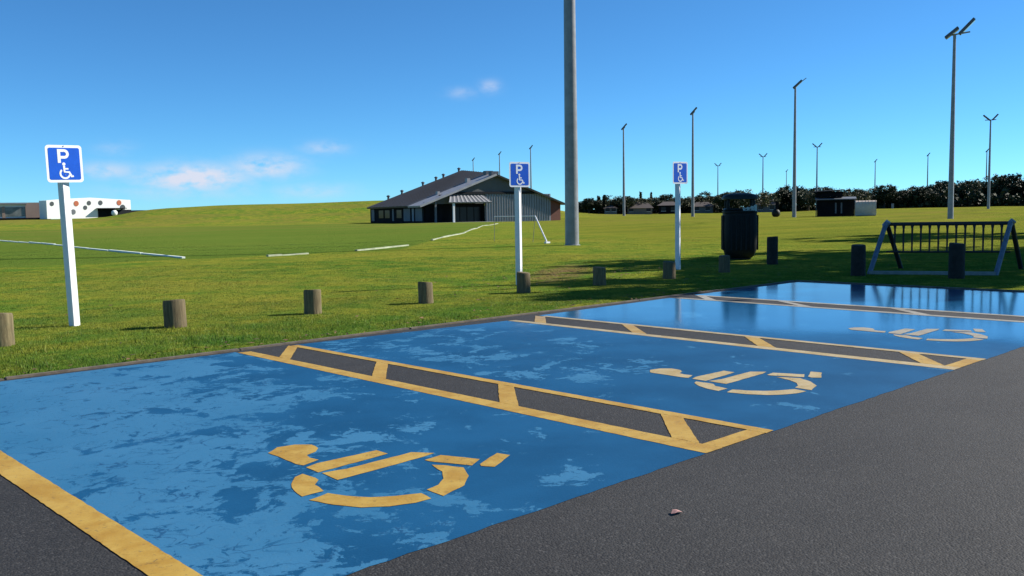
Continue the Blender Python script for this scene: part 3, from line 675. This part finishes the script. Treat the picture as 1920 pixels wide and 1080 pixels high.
# left flank
MB().box(-.02, .2, .5, 25, 0, 3.0).build('flank_wall', DARKW, ch)
for y0, y1, mt_ in ((1.2, 4.0, CLADG), (4.6, 5.4, CLADL), (6.2, 9.0, CLADG), (13.5, 14.2, CLADG), (23.0, 24.4, CLADG)):
    MB().box(-.09, -.021, y0, y1, .35, 2.5).build('wall_panel', mt_, ch)
for y0 in (10, 15.5, 18.5): MB().box(-.06, -.021, y0, y0+2.2, .9, 2.3).build('window', DGLASS, ch)
MB().box(-.02, 26.2, 24.9, 25.2, 0, 3.0).build('rear_wall', DARKW, ch)
MB().prism([(-1, -.2), (3, -2.8), (11.5, -2.8), (12, -.2)], 0, .09).build('entrance_slab', CONC, ch)
tag(ch, 'low grey clubhouse with wide gabled dark metal roof and slatted entrance canopy', 'clubhouse')

# ------------------------------------------------------------------ buildings on the left skyline
def place(name, deg, d, dz=0.0):
    p = bearing(deg, d); return empty(name, (p.x, p.y, float(terrain(np.array(p.x), np.array(p.y)))+dz), -R(deg))
wb = place('white_building', 18.95, 232); wb.rotation_euler.z += R(24); wb.scale = (.90, 1, 1)                # local x: across, y: away
W2 = 10.7
m_ = MB(); m_.add([(-W2, 0, 0), (W2, 0, 0), (W2, 0, 4.2), (0, 0, 4.75), (-W2*.5, 0, 4.5), (-W2, 0, 4.1)]+[(-W2, 4, 0), (W2, 4, 0), (W2, 4, 4.2), (0, 4, 4.75), (-W2*.5, 4, 4.5), (-W2, 4, 4.1)],
      [(0,1,2,3,4,5), (11,10,9,8,7,6), (0,6,7,1), (1,7,8,2), (2,8,9,3), (3,9,10,4), (4,10,11,5), (5,11,6,0)]); m_.build('wall', WALLW, wb)
def disc(root, x, z, r_, mat, y=-.03, name='painted_disc'):
    q = MB(); slab(q, arc(x, z, r_, 0, 345, 20), y-.03, y+.02); return q.build(name, mat, root)
for x, z, r_, mt_ in ((-9.4, 3.35, .5, CHAR), (-3.45, 3.4, .62, ORANGE), (-.25, 3.5, .52, CHAR), (-1.25, 2.45, .5, CHAR), (2.7, 3.55, .55, CHAR), (7.6, 3.55, .62, ORANGE), (-4.3, 1.5, .6, CLADG), (8.5, 2.4, .7, CHAR)):
    disc(wb, x, z, r_, mt_)
MB().box(1.9, 6.4, -.06, -.005, 0.0, 2.15).build('doorway', DARKW, wb)
MB().box(6.4, W2+.02, -.07, -.006, 0.0, 1.9).build('dark_panel', SOFF, wb)
MB().box(1.5, 8.8, -1.6, -.08, 2.16, 2.32).build('awning', SOFF, wb)
MB().box(W2, W2+5, 1, 9, 0, 1.75).build('annex', SOFF, wb)
tag(wb, 'white building with orange and charcoal discs on the left skyline', 'building')
tb = place('tan_building', 15.4, 236)
MB().box(1.2, 6.0, 0, 12, 0, 4.0).build('wall', WALLT, tb)
MB().box(-9.5, 1.18, .3, 12, 0, 3.6).build('wall', WALLW, tb)
MB().box(-9.8, 1.5, -.5, 12.3, 3.62, 4.0).build('roof', CLADL, tb)
MB().box(-9.5, 1.15, .18, .295, .9, 3.0).build('window', simple('pale_glass', (.20, .22, .21), .2, var=.4, scale=.5), tb)
for x in (-6.5, -3.2): MB().box(x-.3, x+.3, .1, .175, .3, 3.1).build('window_frame', CHAR if x < -6 else WALLT, tb)
MB().box(-9.6, 6.3, -.25, -.01, -.3, .55).build('plinth', DARKW, tb)
tag(tb, 'low tan and pale flat-roofed building at the left edge of the skyline', 'building')
ball = place('white_drum', 20.2, 214, .0)
MB().lathe([(.05, 0), (.35, .06), (.56, .3), (.62, .6), (.56, .92), (.35, 1.16), (.05, 1.22)], 16).build('drum', WALLW, ball, smooth=True); tag(ball, 'small white round drum in front of the white building', 'drum')

# ------------------------------------------------------------------ pavilion, tank and houses on the right
pv = place('pavilion', 63.15, 162)
MB().box(-2.7, 3.2, 0, 5, 0, 2.9).build('wall', DARKW, pv)
quadslab('lower_roof', [(-3.0, -1.0, 2.92), (3.5, -1.0, 2.92), (3.5, 5, 3.3), (-3.0, 5, 3.3)], .16, CLADG, pv)
MB().box(-3.0, 1.4, 1.2, 5, 3.31, 4.2).build('upper_wall', DARKW, pv)
quadslab('upper_roof', [(-3.3, .4, 4.22), (1.7, .4, 4.45), (1.5, 5.2, 4.6), (-3.3, 5.2, 4.35)], .15, SOFF, pv)
for x in (.15, 1.05): MB().box(x, x+.25, -.06, -.01, .5, 2.3).build('panel', CLADG, pv)
for x in (-2.9, 3.2): MB().box(x, x+.15, -.9, -.75, 0, 2.9).build('post', CHAR, pv)
tag(pv, 'small dark pavilion with two flat roofs beside the cream tank', 'pavilion')
tk = place('storage_tank', 64.90, 158)
m_ = MB(); pr = [(-1.1, 0.1), (-1.2, .5), (-1.25, 1.2), (-1.2, 1.9), (-1.0, 2.3), (-.5, 2.5), (.5, 2.5), (1.0, 2.3), (1.2, 1.9), (1.25, 1.2), (1.2, .5), (1.1, .1)]
n_ = len(pr); m_.add([(-1.6, y_+1.3, z_) for y_, z_ in pr]+[(1.6, y_+1.3, z_) for y_, z_ in pr], [tuple(range(n_)), tuple(range(2*n_-1, n_-1, -1))]+[(i, n_+i, n_+(i+1) % n_, (i+1) % n_) for i in range(n_)])
m_.build('shell', CREAM, tk, smooth=True)
for k in range(7):
    x = -1.5+k*.5; MB().tube([(x, y_*1.02+1.3, z_*1.01) for y_, z_ in pr[1:-1]], .02, 5).build('band', CREAM, tk)
MB().box(-1.5, 1.5, .3, 2.3, -.1, .12).build('skid', CHAR, tk)
tag(tk, 'cream ribbed storage tank on the grass right of the dark pavilion', 'tank')
def house(name, deg, d, w_, dp, hw, hr, label, wall=HWALL, roof=HROOF, rz=0):
    r_ = place(name, deg, d); r_.rotation_euler.z += R(rz)
    MB().box(-w_/2, w_/2, 0, dp, -.2, hw).build('wall', wall, r_)
    e = .5
    MB().add([(-w_/2-e, -e, hw), (w_/2+e, -e, hw), (w_/2+e, dp+e, hw), (-w_/2-e, dp+e, hw), (-w_/2+1.5, dp/2, hw+hr), (w_/2-1.5, dp/2, hw+hr)], [(0,1,5,4), (1,2,5), (2,3,4,5), (3,0,4), (0,3,2,1)]).build('roof', roof, r_)
    for k in range(max(2, int(w_/4))):
        x = -w_/2+1.2+k*(w_-2.4)/max(1, int(w_/4)-1) if int(w_/4) > 1 else -w_/4+k*w_/2
        wn = MB().box(x-.7, x+.7, -.05, -.004, .9, 2.1).build('window', DGLASS, r_)
        MB().box(x-.78, x+.78, -.07, -.051, .82, .90).build('sill', WALLW, wn)
    tag(r_, label, 'house', 'houses beyond the fields')
house('house', 51.7, 300, 8, 8, 2.0, 1.9, 'brown-roofed house among the low trees, right of the slender middle floodlight')
house('house', 53.45, 285, 6, 8, 2.6, 1.2, 'dark shed-like house just left of the third parking sign', DARKW)
house('house', 55.5, 312, 7, 8, 2.2, 1.5, 'low pale house behind the trees left of the litter bin', HWALL)
house('house', 59.3, 305, 7, 9, 2.4, 1.5, 'low grey-roofed house under a small V-headed floodlight', CLADG, ROOFD)
house('house', 49.9, 296, 4, 6, 1.9, .9, 'small pale hut at the left end of the low tree line', HWALL)
dr = place('roller_drum', 59.85, 166)
MB().lathe([(.1, 0), (.45, .05), (.68, .35), (.72, .68), (.66, 1.0), (.42, 1.3), (.15, 1.4)], 14).build('drum', BLACKP, dr, smooth=True)
MB().box(-.1, .5, -.2, .2, 1.3, 2.7).build('stand', DARKW, dr, bevel=.05)
tag(dr, 'small black round drum with stand on the far grass right of the bin', 'drum')
pst = place('marker_post', 66.35, 300); MB().box(-.35, .35, -.2, .2, 0, 1.5).build('panel', CLADL, pst); MB().box(-.06, .06, .21, .3, -.2, 1.5).build('post', GALV, pst)
tag(pst, 'small pale marker board in front of the dark tree row', 'marker')

# ------------------------------------------------------------------ trees
def crown_mesh(name, nclump, nleaf, rx, rz, zc, leaf, mat, lobes=9, seed=1):
    g_ = np.random.default_rng(seed); C = []
    lob = [(0, 0, 0, 1.0)]+[(*(g_.normal(0, .42, 3)*np.array([1, 1, .6])), g_.uniform(.38, .62)) for _ in range(lobes)]
    for k in range(nclump):
        lx, ly, lz, lr = lob[g_.integers(len(lob))]; v_ = g_.normal(size=3); v_ /= np.linalg.norm(v_); rr = lr*g_.uniform(.72, 1.0)
        C.append(((lx+v_[0]*rr)*rx, (ly+v_[1]*rr)*rx, zc+(lz*.9+v_[2]*rr)*rz, g_.uniform(0, 1)))
    C = np.array(C); idx = g_.integers(len(C), size=nleaf); ctr = C[idx, :3]+g_.normal(0, rx*.075, (nleaf, 3)); n = nleaf
    nr = g_.normal(size=(n, 3)); nr[:, 2] += .5; nr /= np.linalg.norm(nr, axis=1)[:, None]
    a = np.cross(nr, g_.normal(size=(n, 3))); a /= np.linalg.norm(a, axis=1)[:, None]; b_ = np.cross(nr, a)
    s = leaf*g_.uniform(.6, 1.4, n)[:, None]; V = np.stack([ctr-a*s, ctr-b_*s*.55, ctr+a*s, ctr+b_*s*.55], 1).reshape(-1, 3)
    tone = np.clip(C[idx, 3]*.6+g_.uniform(0, .5, n), 0, 1)
    return np_mesh(name, V, np.arange(4*n).reshape(-1, 4), mat, attr=np.repeat(tone, 4)), C
def tree_proto(h, rx, rz, zc, nclump, nleaf, leaf, mat, seed):
    root = empty('tree'); cr, C = crown_mesh('crown', nclump, nleaf, rx, rz, zc, leaf, mat, seed=seed); cr.parent = root
    mb = MB().tube([(0, 0, -.3), (.05*h*.1, 0, zc*.4), (0, .1, zc*.8), (0, 0, zc+rz*.4)], [h*.032, h*.024, h*.018, h*.006], 8)
    g_ = np.random.default_rng(seed)
    for k in g_.choice(len(C), 7, replace=False):
        c = Vector(C[k, :3])*.85; mb.tube([(0, 0, zc*.45+g_.uniform(0, zc*.3)), (c.x*.5, c.y*.5, c.z*.8), (c.x, c.y, max(c.z*.95, zc*.6))], [h*.013, h*.009, h*.003], 5)
    mb.build('trunk', BARK, root, smooth=True); return root
protos = [tree_proto(10, 4.6, 4.0, 5.4, 240, 9000, .26, LEAFD, 1), tree_proto(10, 5.2, 3.8, 5.0, 260, 9000, .27, LEAFD, 2),
          tree_proto(10, 4.2, 4.2, 5.2, 240, 9000, .26, LEAFM, 3), tree_proto(10, 5.6, 3.7, 4.6, 260, 9000, .27, LEAFM, 4)]
used = set()
def tree(deg, d, h, label, kind, group, wide=1.0):
    p = protos[kind]; t_ = p if kind not in used else copy_tree(p); used.add(kind)
    b0 = bearing(deg, d); t_.location = (b0.x, b0.y, float(terrain(np.array(b0.x), np.array(b0.y)))-.1)
    t_.rotation_euler = (0, 0, random.uniform(0, 6.28)); s = h/9.8; t_.scale = (s*wide, s*wide, s); tag(t_, label, 'tree', group)
ORD = ['first', 'second', 'third', 'fourth', 'fifth', 'sixth', 'seventh', 'eighth', 'ninth', 'tenth', 'eleventh', 'twelfth', 'thirteenth', 'fourteenth', 'fifteenth', 'sixteenth', 'seventeenth']
GR = 'trees in the dark row at the right'
row = [(64.2, 7.4, 0), (65.0, 8.6, 3), (65.9, 8.2, 0), (66.9, 7.0, 1), (67.7, 7.6, 0), (68.4, 7.2, 1), (68.95, 9.8, 0), (69.75, 10.4, 1), (70.6, 10.6, 3), (71.5, 10.6, 2), (72.3, 10.8, 0), (73.1, 9.6, 1), (74.0, 10.2, 2)]
for i, (dg, h, k) in enumerate(row):
    tree(dg, 335+random.uniform(-14, 22), h, '%s tree from the left in the dark row right of the pavilion' % ORD[i], k, GR, 1.35)
GL = 'low trees on the far horizon'
low = [(48.0, 4.4, 1), (48.55, 4.8, 0), (49.2, 5.0, 1), (49.9, 4.8, 0), (50.5, 6.2, 1), (51.1, 6.0, 3), (51.9, 5.6, 0), (52.7, 5.6, 1), (53.3, 6.2, 0), (54.4, 5.8, 1), (55.0, 6.2, 3), (55.75, 6.8, 2), (56.4, 6.4, 1), (57.2, 6.2, 0), (58.2, 8.2, 3), (59.9, 6.8, 1), (60.8, 8.2, 0), (61.7, 7.4, 1), (62.5, 7.8, 0), (63.3, 7.2, 3)]
for i, (dg, h, k) in enumerate(low):
    side = '%s tree from the left in the low far tree line right of the thick mast' % ORD[i] if i < 14 else '%s tree right of the litter bin on the low far horizon' % ORD[i-14]
    tree(dg, (305 if i % 3 else 345)+random.uniform(-12, 20), h*1.12, side, k, GL, 1.45)
def conifer(deg, d, h, label):
    b0 = bearing(deg, d); root = empty('pine_tree', (b0.x, b0.y, float(terrain(np.array(b0.x), np.array(b0.y)))))
    g_ = np.random.default_rng(int(deg*10)); V = []
    for k in range(700):
        u = g_.uniform(.12, 1)**.8; rr = (1-u)*h*.16*(.6+.4*abs(math.sin(u*34)))+.12; a = g_.uniform(0, 6.28); c = np.array([math.cos(a)*rr*g_.uniform(.2, 1), math.sin(a)*rr*g_.uniform(.2, 1), u*h])
        q = g_.normal(0, .26, (4, 3)); V += list(c+q)
    np_mesh('crown', V, np.arange(len(V)).reshape(-1, 4), LEAFD, root, attr=np.repeat(g_.uniform(0, .7, len(V)//4), 4))
    MB().tube([(0, 0, -.3), (0, 0, h*.95)], [.22, .04], 6).build('trunk', BARK, root); tag(root, label, 'tree', GL)
conifer(51.75, 420, 9.4, 'spiky dark pine rising above the low tree line, left one of two')
conifer(52.4, 430, 9.2, 'spiky dark pine rising above the low tree line, right one of two')
conifer(49.15, 300, 5.6, 'small narrow pine near the thick mast, left one of the pair')
conifer(49.5, 300, 5.9, 'small narrow pine near the thick mast, right one of the pair')
# undergrowth that fills the far tree rows to the ground
def undergrowth(name, a0, a1, d0, d1, h0, n, leaf, label):
    g_ = np.random.default_rng(5); a = g_.uniform(a0, a1, n); d = g_.uniform(d0, d1, n); x = np.sin(np.radians(a))*d; y = np.cos(np.radians(a))*d
    hh = h0*(.65+.35*np.sin(a*7.3)*np.sin(a*3.1+1)); z = terrain(x, y)+g_.uniform(0, 1, n)**.8*hh
    ctr = np.stack([x, y, z], -1); nr = g_.normal(size=(n, 3)); nr /= np.linalg.norm(nr, axis=1)[:, None]
    q = np.cross(nr, g_.normal(size=(n, 3))); q /= np.linalg.norm(q, axis=1)[:, None]; b_ = np.cross(nr, q); s = leaf*g_.uniform(.6, 1.3, n)[:, None]
    V = np.stack([ctr-q*s, ctr-b_*s*.6, ctr+q*s, ctr+b_*s*.6], 1).reshape(-1, 3)
    tag(np_mesh(name, V, np.arange(4*n).reshape(-1, 4), LEAFD, attr=np.repeat(g_.uniform(0, .8, n), 4)), label, 'undergrowth', kind='stuff')
undergrowth('undergrowth', 63.6, 76, 322, 366, 6.0, 26000, .7, 'dense dark undergrowth filling the right-hand tree row')
undergrowth('undergrowth', 47.4, 63.8, 318, 345, 3.4, 22000, .6, 'dark hedge filling the low far tree line')

# trees just outside the right edge whose shade falls on the grass and the far bay
sh = tree_proto(11, 3.4, 3.2, 7.8, 70, 4200, .19, LEAFD, 11)
for i, (x, y, s, lab) in enumerate([(32.9, 3.3, 1.30, 'leafy tree outside the right edge, nearest, casting shade on the bollards'),
                                    (35.8, 1.6, 1.40, 'leafy tree outside the right edge, second, shading the metal rack'),
                                    (41.4, 3.4, 1.35, 'leafy tree outside the right edge, third, shading the bin'),
                                    (47.5, 0.5, 1.40, 'leafy tree outside the right edge, fourth, shading the rear lawn'),
                                    (60.5, 11.0, 1.40, 'leafy tree outside the right edge, farthest, shading the distant lawn')]):
    o = sh if i == 0 else copy_tree(sh); o.location = (x, y, -.1); o.rotation_euler = (0, 0, i*1.7); o.scale = (s, s, s)
    tag(o, lab, 'tree', 'shade trees beside the car park')

# ------------------------------------------------------------------ small litter on the asphalt
lt = MB(); k_ = 7; lt.add([(math.cos(i*6.283/k_)*.032*(1+.3*math.sin(i*2.3)), math.sin(i*6.283/k_)*.022, .004+.006*(i % 3)) for i in range(k_)]+[(0, 0, .016)], [(i, (i+1) % k_, k_) for i in range(k_)])
o = lt.build('paper_scrap', PINK); o.location = (3.61, 2.63, .003); tag(o, 'tiny crumpled pink paper scrap on the grey asphalt', 'litter')
